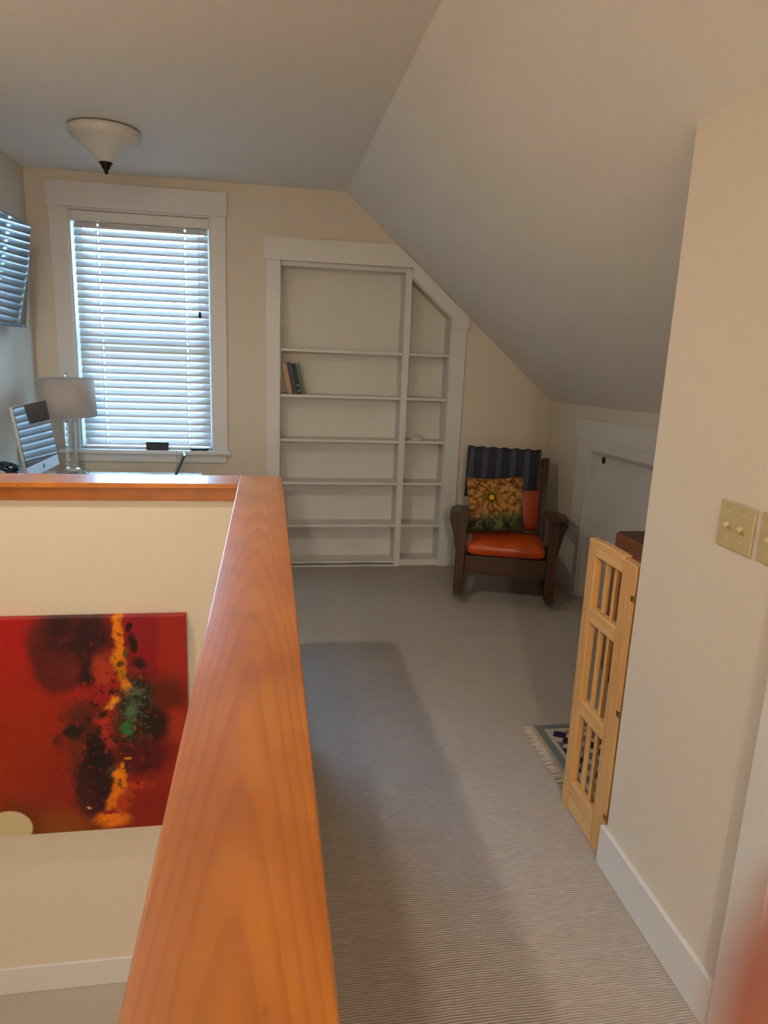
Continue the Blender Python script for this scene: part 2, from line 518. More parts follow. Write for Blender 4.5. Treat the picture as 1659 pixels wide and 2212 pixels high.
# sashes
for i, (z0, z1, yo) in enumerate([(WZ0, 1.56, 0.085), (1.53, WZ1 - 0.012, 0.105)]):
    m = MB()
    x0, x1 = WX0 + 0.012, WX1 - 0.012
    m.box(x0, x0 + 0.04, YB + yo, YB + yo + 0.02, z0, z1)
    m.box(x1 - 0.04, x1, YB + yo, YB + yo + 0.02, z0, z1)
    m.box(x0 + 0.04, x1 - 0.04, YB + yo, YB + yo + 0.02, z0, z0 + 0.045)
    m.box(x0 + 0.04, x1 - 0.04, YB + yo, YB + yo + 0.02, z1 - 0.04, z1)
    s = child(m.build('sash', M_TRIM), win)
    p = MB().box(x0 + 0.04, x1 - 0.04, YB + yo + 0.008, YB + yo + 0.012, z0 + 0.045, z1 - 0.04).build('pane', M_PANE)
    p.parent = s

# blind
bl = thing('window_blind', 'white wide-slat blind closed over the window', 'blind', ((WX0 + WX1) / 2, YB + 0.03, WZ0))
bx0, bx1 = WX0 + 0.026, WX1 - 0.020
child(box('headrail', M_TRIM, WX0 + 0.013, WX1 - 0.013, YB - 0.004, YB + 0.055, 2.226, 2.284, bev=0.003), bl)
NS = 30
zt, zb = 2.208, 0.874
pitch = (zt - zb) / (NS - 1)
ang = math.radians(59)
def slat_mesh():
    m = MB()
    L = bx1 - bx0
    n = 6
    rows = []
    for i in range(n + 1):
        t = (i / n - 0.5)
        w = t * 0.0515
        c = 0.0025 * (1 - (2 * t) ** 2)
        # outer (window) edge up, room edge down
        rows.append((w * math.cos(ang) - c * math.sin(ang), w * math.sin(ang) + c * math.cos(ang)))
    hx_ = L / 2 - 0.14                       # cord route holes
    xs = [-L / 2, -hx_ - 0.005, -hx_ + 0.005, hx_ - 0.005, hx_ + 0.005, L / 2]
    A = [[m.bm.verts.new((x, y, z)) for (y, z) in rows] for x in xs]
    for c_ in range(5):
        for i in range(n):
            if c_ in (1, 3) and i in (2, 3): continue
            m.bm.faces.new((A[c_][i], A[c_][i + 1], A[c_ + 1][i + 1], A[c_ + 1][i]))
    return m
ycen = YB + 0.028
s0 = slat_mesh().build('slat', M_SLAT, smooth=True)
mod_solid(s0, 0.0028)
for i in range(NS):
    o = s0 if i == 0 else s0.copy()
    if i: COL.objects.link(o)
    o.location = ((bx0 + bx1) / 2, ycen, zt - i * pitch)
    o.rotation_euler = (random.uniform(-0.02, 0.02), 0, 0)
    child(o, bl)
child(box('bottom_rail', M_SLAT, bx0, bx1, ycen - 0.026, ycen + 0.026, 0.8305, 0.846, bev=0.003), bl)
for cx in (bx0 + 0.14, bx1 - 0.14):
    for dx in (-0.008, 0.008):
        child(MB().box(cx + dx - 0.0012, cx + dx + 0.0012, ycen - 0.0225, ycen - 0.021, 0.84, 2.23).build('ladder_cord', M_CORD), bl)
lx = bx1 - 0.055
child(MB().tube([(lx, YB - 0.008, 2.23), (lx, YB - 0.008, 1.72)], 0.0018, 6).build('lift_cord', M_CORD), bl)
child(MB().lathe([(0, 1.725), (0.006, 1.72), (0.009, 1.69), (0.005, 1.683), (0, 1.682)], lx, YB - 0.008, 12).build('cord_tassel', M_DARKMETAL, smooth=True), bl)

# ------------------------------------------------------------------ built-in bookcase
DEP = 0.165
tr = bpy.data.objects.new('trim_2', None); COL.objects.link(tr); tr.location = (0.5, YB, 0)
struct(tr, 'white casing framing the built-in bookcase under the slope', 'trim')
def yprism(pts, y0, y1, name, mat, par):
    cx = sum(p[0] for p in pts) / len(pts); cz = sum(p[1] for p in pts) / len(pts)
    o = MB().prism([(p[0] - cx, p[1] - cz) for p in pts], 'y', y0 - YB, y1 - YB).build(name, mat, loc=(cx, YB, cz))
    return child(o, par)
child(box('side_casing', M_TRIM, -0.016, BX0, YB - 0.02, YB, 0, 2.066, bev=0.002), tr)
yprism([(-0.03, 2.066), (0.944, 2.066), (0.944, slope_z(0.944) - 0.004), (0.846, slope_z(0.846) - 0.004), (0.838, 2.203), (-0.03, 2.203)], YB - 0.028, YB, 'head_casing', M_TRIM, tr)
yprism([(0.944, slope_z(0.944) - 0.004), (0.944, 2.006), (1.232, 2.006 - SL * 0.288), (1.232, 1.69), (1.350, 1.69), (1.350, slope_z(1.35) - 0.004)], YB - 0.026, YB, 'slope_casing', M_TRIM, tr)
child(box('side_casing', M_TRIM, 1.232, 1.336, YB - 0.02, YB, 0, 1.69, bev=0.002), tr)

bk = thing('bookcase', 'tall wide white built-in bookcase with five shelves', 'bookcase', (0.5, YB, 0))
ix0, ix1 = 0.082, 0.900
child(box('back_panel', M_SHELF, BX0, 0.944, YB + DEP, YB + DEP + 0.012, 0.0, 2.062), bk)
child(box('side_panel', M_SHELF, BX0, ix0, YB + 0.004, YB + DEP, 0.012, 2.058), bk)
child(box('side_panel', M_SHELF, ix1, 0.944, YB - 0.012, YB + DEP, 0.0, 2.058, bev=0.002), bk)
child(box('top_board', M_SHELF, ix0, ix1, YB - 0.0, YB + DEP, 2.036, 2.058, bev=0.001), bk)
child(box('bottom_board', M_SHELF, ix0, ix1, YB + 0.002, YB + DEP, 0.022, 0.036, bev=0.001), bk)
child(box('threshold', M_TRIM, BX0, 0.9, YB - 0.008, YB + 0.05, 0.0, 0.010), bk)
child(box('bottom_gap_shade', M_GAP_SHADE, ix0, ix1, YB + 0.03, YB + 0.05, 0.010, 0.022), bk)  # near-black strip standing in for the shade inside the gap
child(MB().tube([(BX0 + 0.002, YB - 0.012, 2.0585), (0.938, YB - 0.012, 2.0585)], 0.0045, 8).build('light_line_bead', M_TRIM), bk)  # added white bead standing in for the bright line of light up here
SH = [1.517, 1.216, 0.915, 0.616, 0.309]
for z in SH:
    child(box('shelf', M_SHELF, ix0, ix1, YB + 0.004, YB + DEP, z - 0.019, z, bev=0.0015), bk)
bs = thing('bookcase', 'narrow white bookcase with sloping top beside the wide one', 'bookcase', (1.09, YB, 0))
jx0, jx1 = 0.947, 1.228
child(box('back_panel', M_SHELF, 0.944, BX1, YB + DEP, YB + DEP + 0.012, 0.0, 2.0), bs)
child(box('side_panel', M_SHELF, jx1, BX1, YB + 0.002, YB + DEP, 0.0, 1.76), bs)
yprism([(0.944, 2.006), (0.944, 2.018), (BX1, 2.018 - SL * (BX1 - 0.944)), (BX1, 2.006 - SL * (BX1 - 0.944))], YB, YB + DEP, 'sloping_top', M_SHELF, bs)
child(box('plinth', M_SHELF, jx0, jx1, YB + 0.004, YB + DEP, 0.0, 0.045, bev=0.002), bs)
for z in SH:
    child(box('shelf', M_SHELF, jx0, jx1, YB + 0.004, YB + DEP, z - 0.019, z, bev=0.0015), bs)
# closing box behind both recesses
struct(box('wall_recess', M_WALL, BX0 - 0.05, BX1 + 0.05, YB + DEP + 0.013, YB + DEP + 0.05, -0.1, 2.3), 'wall behind the bookcase', 'wall')

# books leaning at the left end of the second shelf
def book_mats(cover, rough=0.6):
    return plain('book_cloth', lin(cover), rough, var=0.25, scale=45)
M_PAGES = plain('book_pages', lin((196, 180, 150)), 0.9)
th = math.radians(12.5)
bxp = 0.131
for w, hgt, d, cov, lab in [
    (0.030, 0.200, 0.125, (190, 152, 112), 'tan book leaning leftmost on the second shelf'),
    (0.030, 0.212, 0.130, (66, 72, 94), 'dark blue book leaning between the tan and black books'),
    (0.024, 0.205, 0.130, (44, 38, 36), 'black book with pale band leaning on the shelf'),
    (0.024, 0.206, 0.130, (92, 122, 98), 'green book leaning rightmost on the second shelf')]:
    t = thing('book', lab, 'book', (bxp, YB + 0.012, SH[1] + 0.0005), 0, 'books on the bookcase')
    t.rotation_euler = (0, -th, 0)
    mm = book_mats(cov)
    m = MB()
    m.box(0, 0.003, 0, d, 0, hgt); m.box(w - 0.003, w, 0, d, 0, hgt); m.box(0.003, w - 0.003, 0, 0.004, 0, hgt)
    cvr = m.build('cover', mm, t)
    MB().box(0.003, w - 0.003, 0.004, d - 0.004, 0.004, hgt - 0.004).build('pages', M_PAGES, t)
    if cov[0] == 44 and cov[1] == 38:
        for zz in (0.018, 0.055):
            MB().box(0.003, w - 0.003, -0.0012, 0.0, zz, zz + 0.008).build('spine_label', M_PAGES, cvr)
    bxp += w / math.cos(th) + 0.0015

# small white ornament on the narrow bookcase
orn = MB()
def orn_fn(u, v):
    a = u * 2 * PI
    r = 0.058 * (1 + 0.14 * math.sin(3 * a + 1) + 0.08 * math.sin(7 * a))
    zz = 0.036 * (1 - v ** 2) * (1 + 0.2 * math.sin(5 * a) * v)
    return (r * v * math.cos(a), 0.8 * r * v * math.sin(a), zz)
orn.grid(orn_fn, 28, 8)
bmesh.ops.remove_doubles(orn.bm, verts=orn.bm.verts[:], dist=1e-5)
bmesh.ops.holes_fill(orn.bm, edges=[e for e in orn.bm.edges if len(e.link_faces) == 1])
o = orn.build('shell_ornament', plain('shell_white', lin((214, 204, 184)), 0.5, scale=60), smooth=True, loc=(1.040, YB + 0.062, SH[2] + 0.0005))
tag(o, 'small whitish lumpy ornament on the narrow bookcase shelf', 'ornament')

# ------------------------------------------------------------------ knee wall door
dr = bpy.data.objects.new('door_1', None); COL.objects.link(dr); dr.location = (XK, 3.5, 0)
struct(dr, 'low white access door in the knee wall', 'door')
RISE = 0.029
def kz(z, y): return z + RISE * (4.2 - y)
def xprism(name, x0, x1, y0, y1, z0, z1, flat_bottom=False):
    pts = [(y0, z0 if flat_bottom else kz(z0, y0)), (y1, z0 if flat_bottom else kz(z0, y1)), (y1, kz(z1, y1)), (y0, kz(z1, y0))]
    return child(MB().prism(pts, 'x', x0, x1).build(name, M_TRIM), dr)
xprism('head_casing', XK - 0.028, XK, 2.80, 4.235, 1.030, 1.152)
xprism('top_casing', XK - 0.018, XK, 2.85, 4.205, 0.968, 1.030)
xprism('side_casing', XK - 0.018, XK, KY1, 4.205, 0.0, 0.968, True)
xprism('side_casing', XK - 0.018, XK, 2.85, KY0, 0.0, 0.968, True)
slab = xprism('door_slab', XK + 0.055, XK + 0.09, KY0 + 0.003, KY1 - 0.003, 0.006, KZ, True)
xprism('jamb', XK, XK + 0.055, KY1 - 0.012, KY1, 0.0, KZ + 0.003, True)
xprism('jamb', XK, XK + 0.055, KY0, KY1 - 0.012, KZ - 0.009, KZ + 0.003)
struct(box('wall_knee_backing', M_WALL, XK + T, XK + T + 0.03, KY0 - 0.2, KY1 + 0.2, -0.1, 1.2), 'wall behind the access door', 'wall')
k = MB()
k.lathe([(0, 0.0), (0.022, 0.0), (0.022, 0.004), (0.017, 0.006), (0.015, 0.003), (0, 0.003)], n=24)
kn = k.build('finger_pull', M_BLACK, smooth=True)
kn.rotation_euler = (0, -PI / 2, 0); kn.location = (XK + 0.055, 3.975, 0.915)
sub(kn, slab)

# ------------------------------------------------------------------ cherry cap around the stairwell
cp = thing('wood_cap_rail', 'glossy cherry wood cap on the half wall around the stairwell', 'railing', (-0.03, 1.3, CAPZ - 0.02))
CX0, CX1, CY0, CY1 = -0.115, 0.0565, 2.668, 2.852
child(box('cap_board', M_CHERRY_Y, CX0, CX1, -0.78, CY1, CAPZ - 0.02, CAPZ, bev=0.0035, seg=3), cp)
child(box('cap_board', M_CHERRY_X, XL, CX0 - 0.0005, CY0, CY1, CAPZ - 0.02, CAPZ, bev=0.0025, seg=3), cp)
child(box('fascia', M_CHERRY_F, XL, -0.102, SY1 - 0.013, SY1 - 0.0005, CAPZ - 0.070, CAPZ - 0.0205, bev=0.0015), cp)
child(box('fascia', M_CHERRY_Y, -0.102, -0.0905, -0.75, SY1 - 0.013, CAPZ - 0.070, CAPZ - 0.0205, bev=0.0015), cp)
child(box('fascia', M_CHERRY_Y, 0.0315, 0.044, -0.75, SY1 + 0.14, CAPZ - 0.070, CAPZ - 0.0205, bev=0.0015), cp)
child(box('fascia', M_CHERRY_F, XL, 0.044, SY1 + 0.1405, SY1 + 0.153, CAPZ - 0.070, CAPZ - 0.0205, bev=0.0015), cp)

# ------------------------------------------------------------------ abstract painting in the stairwell
PX0, PX1, PZ0, PZ1, PY = -1.262, -0.322, -0.466, 0.474, SY1 - 0.04
def painting_mat():
    m, k = newmat('painted_canvas', (0.4, 0.02, 0.02), 0.38, spec=0.4)
    co = k.coord()
    nz = k.noise(co, 9, 4, 0.6)
    off = k.scalev(k.vmath('SUBTRACT', nz.outputs['Color'], (0.5, 0.5, 0.5)).outputs[0], (0.07, 0.0, 0.07))
    nf = k.noise(co, 34, 4, 0.65)
    off2 = k.scalev(k.vmath('SUBTRACT', nf.outputs['Color'], (0.5, 0.5, 0.5)).outputs[0], (0.03, 0.0, 0.03))
    co2 = k.vmath('ADD', k.vmath('ADD', co, off).outputs[0], off2).outputs[0]
    s = k.sep(co2)
    n2 = k.noise(co, 24, 4, 0.6)
    base = k.mix(k.smooth(s[2], -0.1, 0.55), lin((150, 40, 12)), lin((176, 12, 22)))
    base = k.mix(k.math('MULTIPLY', k.smooth(n2.outputs[0], 0.4, 0.7), 0.3), base, lin((190, 30, 26)))
    # x, y, rx, ry, tilt, colour, softness, in zoomed-crop units
    B = [(250, 1700, 620, 230, 0, (112, 48, 12), .6), (480, 1650, 170, 130, 0, (136, 76, 14), .7),
         (560, 1350, 330, 260, 0, (140, 34, 16), .7), (1050, 330, 190, 330, 0, (140, 18, 34), .3),
         (1290, 420, 115, 480, 0, (158, 36, 26), .25), (1200, 690, 210, 160, 0, (96, 30, 16), .5),
         (1330, 900, 90, 130, 0, (160, 46, 26), .5), (1080, 1130, 230, 170, 0, (84, 10, 22), .5),
         (1120, 1520, 260, 200, 0, (136, 26, 12), .5), (1030, 1370, 130, 28, 8, (190, 54, 14), .6),
         (430, 360, 215, 300, 0, (84, 24, 26), .25), (600, 260, 240, 300, 0, (52, 16, 26), .35),
         (640, 480, 80, 170, 0, (40, 14, 22), .4), (470, 480, 140, 120, 0, (96, 28, 28), .6),
         (760, 500, 70, 130, 10, (170, 56, 30), .6), (740, 660, 230, 60, 0, (158, 28, 30), .6),
         (640, 820, 170, 90, 0, (104, 40, 22), .6), (700, 1020, 190, 260, 0, (84, 30, 22), .5),
         (800, 930, 75, 150, -14, (170, 44, 32), .5), (600, 1200, 90, 200, 0, (118, 40, 24), .5),
         (720, 1330, 160, 300, 4, (46, 14, 22), .35), (640, 1420, 90, 130, 0, (60, 18, 26), .5),
         (720, 1140, 60, 170, -6, (26, 14, 16), .5), (730, 970, 30, 70, 0, (26, 26, 18), .6),
         (548, 935, 68, 58, 0, (34, 28, 16), .4), (450, 1000, 30, 50, 0, (96, 28, 16), .7), (750, 810, 40, 30, 0, (36, 16, 12), .6),
         (1010, 720, 130, 190, 8, (38, 34, 26), .4), (1160, 890, 125, 125, 0, (34, 18, 14), .4), (960, 950, 110, 130, 0, (66, 26, 18), .6),
         (865, 200, 38, 190, 0, (236, 130, 10), .45), (890, 400, 58, 110, 0, (232, 132, 14), .45), (905, 520, 30, 60, 0, (190, 120, 16), .6),
         (935, 620, 38, 55, 0, (226, 140, 18), .5), (850, 715, 34, 26, 0, (240, 150, 20), .5), (815, 760, 42, 22, 0, (246, 160, 40), .5),
         (950, 165, 30, 36, 0, (30, 14, 14), .4), (985, 290, 34, 75, -10, (34, 18, 14), .4), (925, 300, 14, 18, 0, (60, 20, 12), .5),
         (905, 448, 34, 18, 0, (64, 58, 16), .5), (1042, 435, 52, 46, 0, (44, 20, 18), .5), (945, 375, 22, 34, 0, (90, 84, 20), .6),
         (1000, 660, 60, 34, 0, (84, 92, 76), .8), (985, 790, 44, 70, 10, (78, 104, 78), .7), (950, 925, 44, 46, 20, (44, 110, 62), .5),
         (840, 1250, 40, 50, 0, (60, 52, 40), .7), (955, 1155, 20, 14, 0, (220, 130, 24), .5), (926, 1215, 18, 24, 0, (220, 130, 24), .5),
         (905, 1300, 44, 80, 6, (236, 138, 12), .45), (865, 1450, 50, 150, 22, (230, 122, 10), .45), (940, 1500, 60, 130, 14, (176, 58, 14), .6),
         (850, 1640, 130, 62, 0, (232, 124, 16), .5), (830, 1590, 90, 16, 6, (150, 40, 12), .6), (655, 1535, 18, 6, 12, (220, 160, 120), .5)]
    col = base
    def blob(col, x, y, rx, ry, tilt, c, soft, vec):
        u = 0.25295 + 0.0005023 * x - 0.0000327 * y
        v = 1.0275 - 0.0000265 * x - 0.0005864 * y
        d = k.vmath('SUBTRACT', vec, (u - 0.47, 0, v - 0.47)).outputs[0]
        if tilt:
            vr = k.add('ShaderNodeVectorRotate', rotation_type='Y_AXIS')
            k.link(d, vr.inputs['Vector']); vr.inputs['Angle'].default_value = -math.radians(tilt)
            d = vr.outputs[0]
        d = k.scalev(d, (1 / (rx * 0.000503), 0.0, 1 / (ry * 0.000586)))
        ln = k.vmath('LENGTH', d).outputs['Value']
        return k.mix(k.smooth(ln, 1 - soft, 1 + soft, 1.0, 0.0), col, lin(c))
    for q in B:
        col = blob(col, *q, co2)
    def mask(x, y, rx, ry, soft=.6):
        u = 0.25295 + 0.0005023 * x - 0.0000327 * y
        v = 1.0275 - 0.0000265 * x - 0.0005864 * y
        d = k.scalev(k.vmath('SUBTRACT', co2, (u - 0.47, 0, v - 0.47)).outputs[0], (1 / (rx * 0.000503), 0.0, 1 / (ry * 0.000586)))
        return k.smooth(k.vmath('LENGTH', d).outputs['Value'], 1 - soft, 1 + soft, 1.0, 0.0)
    def fleck(col, msk, off_, sc, lo, hi, c, amt):
        n_ = k.noise(k.vmath('ADD', co, (off_, 0, off_)).outputs[0], sc, 5, 0.65)
        f_ = k.math('MULTIPLY', k.math('MULTIPLY', k.smooth(n_.outputs[0], lo, hi), msk), amt)
        return k.mix(f_, col, lin(c))
    mid_ = mask(800, 950, 360, 620)
    col = fleck(col, mid_, 3.1, 26, 0.54, 0.60, (30, 13, 14), 0.85)
    col = fleck(col, mid_, 7.7, 30, 0.57, 0.63, (168, 52, 36), 0.55)
    col = fleck(col, mask(1000, 760, 130, 230), 1.3, 60, 0.54, 0.60, (92, 124, 88), 0.8)
    col = fleck(col, mask(900, 450, 90, 380), 5.2, 44, 0.56, 0.60, (60, 34, 14), 0.7)
    col = fleck(col, mask(430, 380, 330, 420), 9.4, 12, 0.50, 0.66, (112, 34, 34), 0.5)
    speck = k.math('MULTIPLY', k.smooth(k.noise(co, 70, 3).outputs[0], 0.62, 0.72), 0.25)
    col = k.mix(speck, col, lin((60, 18, 16)))
    # pale rounded corner patch
    col = blob(col, 60, 1690, 172, 138, 0, (206, 190, 150), .06, co)
    k.link(col, k.b.inputs['Base Color'])
    k.bump(n2.outputs[0], 0.05, 0.002)
    return m
pt = thing('painting', 'large red and black abstract painting with yellow streaks in the stairwell', 'painting', (-0.79, SY1, 0))
cxp, czp = (PX0 + PX1) / 2, (PZ0 + PZ1) / 2
cv = MB().box(-0.47, 0.47, 0, 0.036, -0.47, 0.47, 0.002).build('canvas', painting_mat(), loc=(cxp, PY, czp))
child(cv, pt)
child(box('stretcher', plain('stretcher_pine', lin((186, 160, 120)), 0.8), PX0 + 0.02, PX1 - 0.02, PY + 0.0365, SY1 - 0.0005, PZ1 - 0.08, PZ1 - 0.04), pt)

# ------------------------------------------------------------------ ceiling light (unlit glass bowl with bronze finial)
lt = thing('ceiling_light', 'frosted glass ceiling light with dark pointed finial, unlit', 'ceiling light', (-0.775, 3.80, ZC))
child(MB().lathe([(0, ZC - 0.002), (0.10, ZC - 0.002), (0.10, ZC - 0.02), (0, ZC - 0.02)], -0.775, 3.80).build('ceiling_plate', M_DARKMETAL, smooth=False), lt)
o = MB().lathe([(0.150, ZC - 0.004), (0.161, ZC - 0.008), (0.164, ZC - 0.020), (0.161, ZC - 0.042), (0.150, ZC - 0.052), (0.120, ZC - 0.070), (0.088, ZC - 0.093), (0.062, ZC - 0.117), (0.043, ZC - 0.138), (0.030, ZC - 0.153), (0.0, ZC - 0.155)], -0.775, 3.80, 48).build('glass_bowl', M_SHADEGLASS, smooth=True)
child(o, lt)
o = MB().lathe([(0.0, ZC - 0.150), (0.031, ZC - 0.150), (0.031, ZC - 0.156), (0.024, ZC - 0.162), (0.021, ZC - 0.172), (0.013, ZC - 0.184), (0.008, ZC - 0.188), (0.010, ZC - 0.193), (0.007, ZC - 0.202), (0.0, ZC - 0.206)], -0.775, 3.80, 24).build('finial', M_DARKMETAL, smooth=True)
child(o, lt)
# lit recessed downlights outside the frame: above the stairwell and behind the camera
M_LENS, _k = newmat('lit_downlight_lens', (0.9, 0.85, 0.75), 0.5)
_k.b.inputs['Emission Color'].default_value = (*LAMP_COL, 1)
_k.b.inputs['Emission Strength'].default_value = 3.0
for i, (x, y, pw_, rad) in enumerate(DOWNLIGHTS):
    t = thing('downlight', ['lit recessed downlight above the stairwell, outside the picture', 'lit recessed downlight in the hall behind the camera'][i], 'ceiling light', (x, y, ZC), 0, 'recessed downlights')
    m = MB(); m.lathe([(0.055, ZC - 0.001), (0.085, ZC - 0.001), (0.083, ZC - 0.006), (0.055, ZC - 0.008), (0.055, ZC - 0.001)], x, y, 32)
    child(m.build('trim_ring', M_TRIM, smooth=True), t)
    child(MB().lathe([(0, ZC - 0.003), (0.055, ZC - 0.003)], x, y, 32).build('lens', M_LENS), t)
    ld = bpy.data.lights.new('downlight_bulb', 'AREA')
    ld.shape = 'DISK'; ld.size = rad * 2; ld.energy = pw_; ld.color = LAMP_COL; ld.spread = math.radians(176)
    lo = bpy.data.objects.new('downlight_bulb', ld); COL.objects.link(lo)
    lo.location = (x, y, ZC - 0.012)
    child(lo, t)

# ------------------------------------------------------------------ television on the left wall
TVY0, TVY1 = 3.38, 4.35
tv = thing('television', 'flat black television tilted on the left wall reflecting the blinds', 'television', (XL, (TVY0 + TVY1) / 2, 1.56))
def tvp(off, d):  # local: x out of the wall (normal), z up -> tilted panel
    return None
tilt = math.atan2(0.063, 0.552)
Mtv = Matrix.Translation((-1.3605, 0, 1.572)) @ Matrix.Rotation(tilt, 4, 'Y')
def tilted(name, mat, x0, x1, y0, y1, z0, z1, bev=0.0):
    o = MB().box(x0, x1, y0, y1, z0, z1, bev).build(name, mat)
    o.matrix_world = Mtv
    o.parent = tv
    o.matrix_parent_inverse = Matrix.Translation(tv.location).inverted()
    return o
tilted('cabinet', M_BLACK, -0.045, -0.002, TVY0, TVY1, 0.0, 0.555, 0.004)
tilted('screen', M_SCREEN, -0.0025, 0.0, TVY0 + 0.008, TVY1 - 0.008, 0.016, 0.547)
tilted('bezel', M_BLACK, -0.0025, 0.0012, TVY0, TVY1, 0.0, 0.0155, 0.001)
tilted('badge', M_SILVER, -0.001, 0.0018, TVY1 - 0.07, TVY1 - 0.05, 0.005, 0.010)
child(box('mount_arm', M_BLACK, XL + 0.001, -1.385, (TVY0 + TVY1) / 2 - 0.12, (TVY0 + TVY1) / 2 + 0.12, 1.70, 1.98), tv)

# ------------------------------------------------------------------ desk with lamp and computer (seen over the cap)
DZ = 0.705
ds = thing('desk', 'pale desk under the window mostly hidden behind the half wall', 'desk', (-0.93, 4.1, 0))
child(box('desktop', M_DESK, -1.424, -0.42, 3.62, 4.57, DZ - 0.03, DZ, bev=0.003), ds)
for lx_, ly_ in ((-1.40, 3.64), (-0.48, 3.64), (-1.40, 4.50), (-0.48, 4.50)):
    child(box('leg', M_DESK, lx_, lx_ + 0.05, ly_, ly_ + 0.05, 0.0005, DZ - 0.0305, bev=0.003), ds)
lm = thing('table_lamp', 'clear glass column table lamp with a pale drum shade', 'lamp', (-1.188, 4.45, DZ))
LX, LY = -1.188, 4.45
def lp(name, prof, mat, n=40, smooth=True):
    o = MB().lathe(prof, LX, LY, n).build(name, mat, smooth=smooth)
    smooth_by_angle(o, 40)
    return child(o, lm)
lp('base', [(0, DZ + 0.0005), (0.090, DZ + 0.0005), (0.092, DZ + 0.004), (0.092, DZ + 0.018), (0.088, DZ + 0.022), (0, DZ + 0.022)], M_CRYSTAL)
lp('glass_collar', [(0, DZ + 0.0225), (0.025, DZ + 0.0225), (0.046, DZ + 0.032), (0.048, DZ + 0.042), (0.028, DZ + 0.050), (0.030, DZ + 0.060), (0, DZ + 0.060)], M_CRYSTAL)
lp('column', [(0, DZ + 0.0605), (0.030, DZ + 0.0605), (0.030, 1.03), (0, 1.03)], M_CRYSTAL)
lp('socket', [(0, 1.0305), (0.012, 1.0305), (0.012, 1.10), (0.018, 1.105), (0.018, 1.16), (0, 1.16)], M_CHROME, 20)
o = MB().lathe([(0.157, 1.066), (0.149, 1.290)], LX, LY, 64).build('shade', M_SHADE, smooth=True)
mod_solid(o, 0.002); child(o, lm)
m = MB()
for a in range(3):
    m.tube([(LX, LY, 1.276), (LX + 0.148 * math.cos(a * 2.094 + .4), LY + 0.148 * math.sin(a * 2.094 + .4), 1.284)], 0.002, 6)
m.lathe([(0, 1.160), (0.003, 1.160), (0.003, 1.29), (0, 1.29)], LX, LY, 8)
child(m.build('shade_spider', M_CHROME), lm)
lp('finial', [(0, 1.290), (0.006, 1.290), (0.005, 1.297), (0.013, 1.302), (0.016, 1.310), (0.012, 1.320), (0, 1.323)], M_CRYSTAL, 16)

# all-in-one computer turned towards the room
cm = thing('computer', 'silver all-in-one computer with dark reflective screen beside the lamp', 'computer', (-1.26, 3.96, DZ))
ax = Vector((0.012, 0.49, 0)).normalized()          # left edge -> right edge of the screen
nrm = Vector((ax.y, -ax.x, 0))                       # facing the room
Mc = Matrix(((ax.x, -nrm.x, 0, -1.205), (ax.y, -nrm.y, 0, 3.72), (0, 0, 1, 0.812), (0, 0, 0, 1))) @ Matrix.Rotation(-math.radians(8), 4, 'X')
def comp(name, mat, x0, x1, y0, y1, z0, z1, bev=0.0, par=None):
    o = MB().box(x0, x1, y0, y1, z0, z1, bev).build(name, mat)
    o.matrix_world = Mc
    o.parent = cm
    o.matrix_parent_inverse = Matrix.Translation(cm.location).inverted()
    return o
CW = 0.49
comp('case', M_SILVER, 0, CW, 0.002, 0.02, 0.0, 0.368, 0.004)
chin = comp('chin', M_SILVER, 0, CW, 0.0, 0.0019, 0.0, 0.058)
comp('screen', M_SCREEN, 0.0, CW, 0.0, 0.0019, 0.0585, 0.368)
MB().box(CW / 2 - 0.010, CW / 2 + 0.010, -0.0008, -0.0001, 0.020, 0.042).build('emblem', M_BLACK, chin)
m = MB(); m.box(-1.34, -1.16, 3.87, 4.05, DZ + 0.0005, DZ + 0.008, 0.003); m.box(-1.318, -1.308, 3.89, 4.03, DZ + 0.008, DZ + 0.28)
child(m.build('stand', M_SILVER), cm)

# tangled cable heap at the left end of the desk
m = MB()
pts = []
for i in range(190):
    a = i * 0.37
    hh = 0.5 + 0.5 * math.sin(i * 0.123)
    r_ = (0.062 - 0.030 * hh) * (1 + 0.25 * math.sin(i * 0.71))
    pts.append((-1.235 + r_ * math.cos(a), 3.535 + 1.3 * r_ * math.sin(a), DZ + 0.008 + 0.215 * hh + 0.010 * math.sin(a * 0.5)))
m.tube(pts, 0.0065, 6)
o = m.build('cable_coil', plain('dark_teal_cable', lin((34, 46, 58)), 0.45, var=0.2), smooth=True)
tag(o, 'tangled heap of dark cable left of the computer', 'cable')
# slim dark tablet propped on the desk, seen edge-on
tb = thing('tablet', 'slim dark device propped upright below the window sill, seen edge-on', 'tablet', (-0.575, 4.45, DZ))
Mt = Matrix.Translation((-0.580, 4.45, DZ + 0.004)) @ Matrix.Rotation(math.radians(24), 4, 'Y') @ Matrix.Rotation(math.radians(9), 4, 'Z')
for nm, mt, bx_ in (('body', M_BLACK, (-0.005, 0.005, -0.06, 0.06, 0.0, 0.150, 0.002)), ('glass', M_SCREEN, (-0.0065, -0.0052, -0.056, 0.056, 0.008, 0.143, 0.0))):
    o = MB().box(*bx_).build(nm, mt)
    o.matrix_world = Mt; o.parent = tb; o.matrix_parent_inverse = Matrix.Translation(tb.location).inverted()
child(box('stand_foot', M_BLACK, -0.60, -0.53, 4.42, 4.48, DZ + 0.0005, DZ + 0.006, bev=0.001), tb)

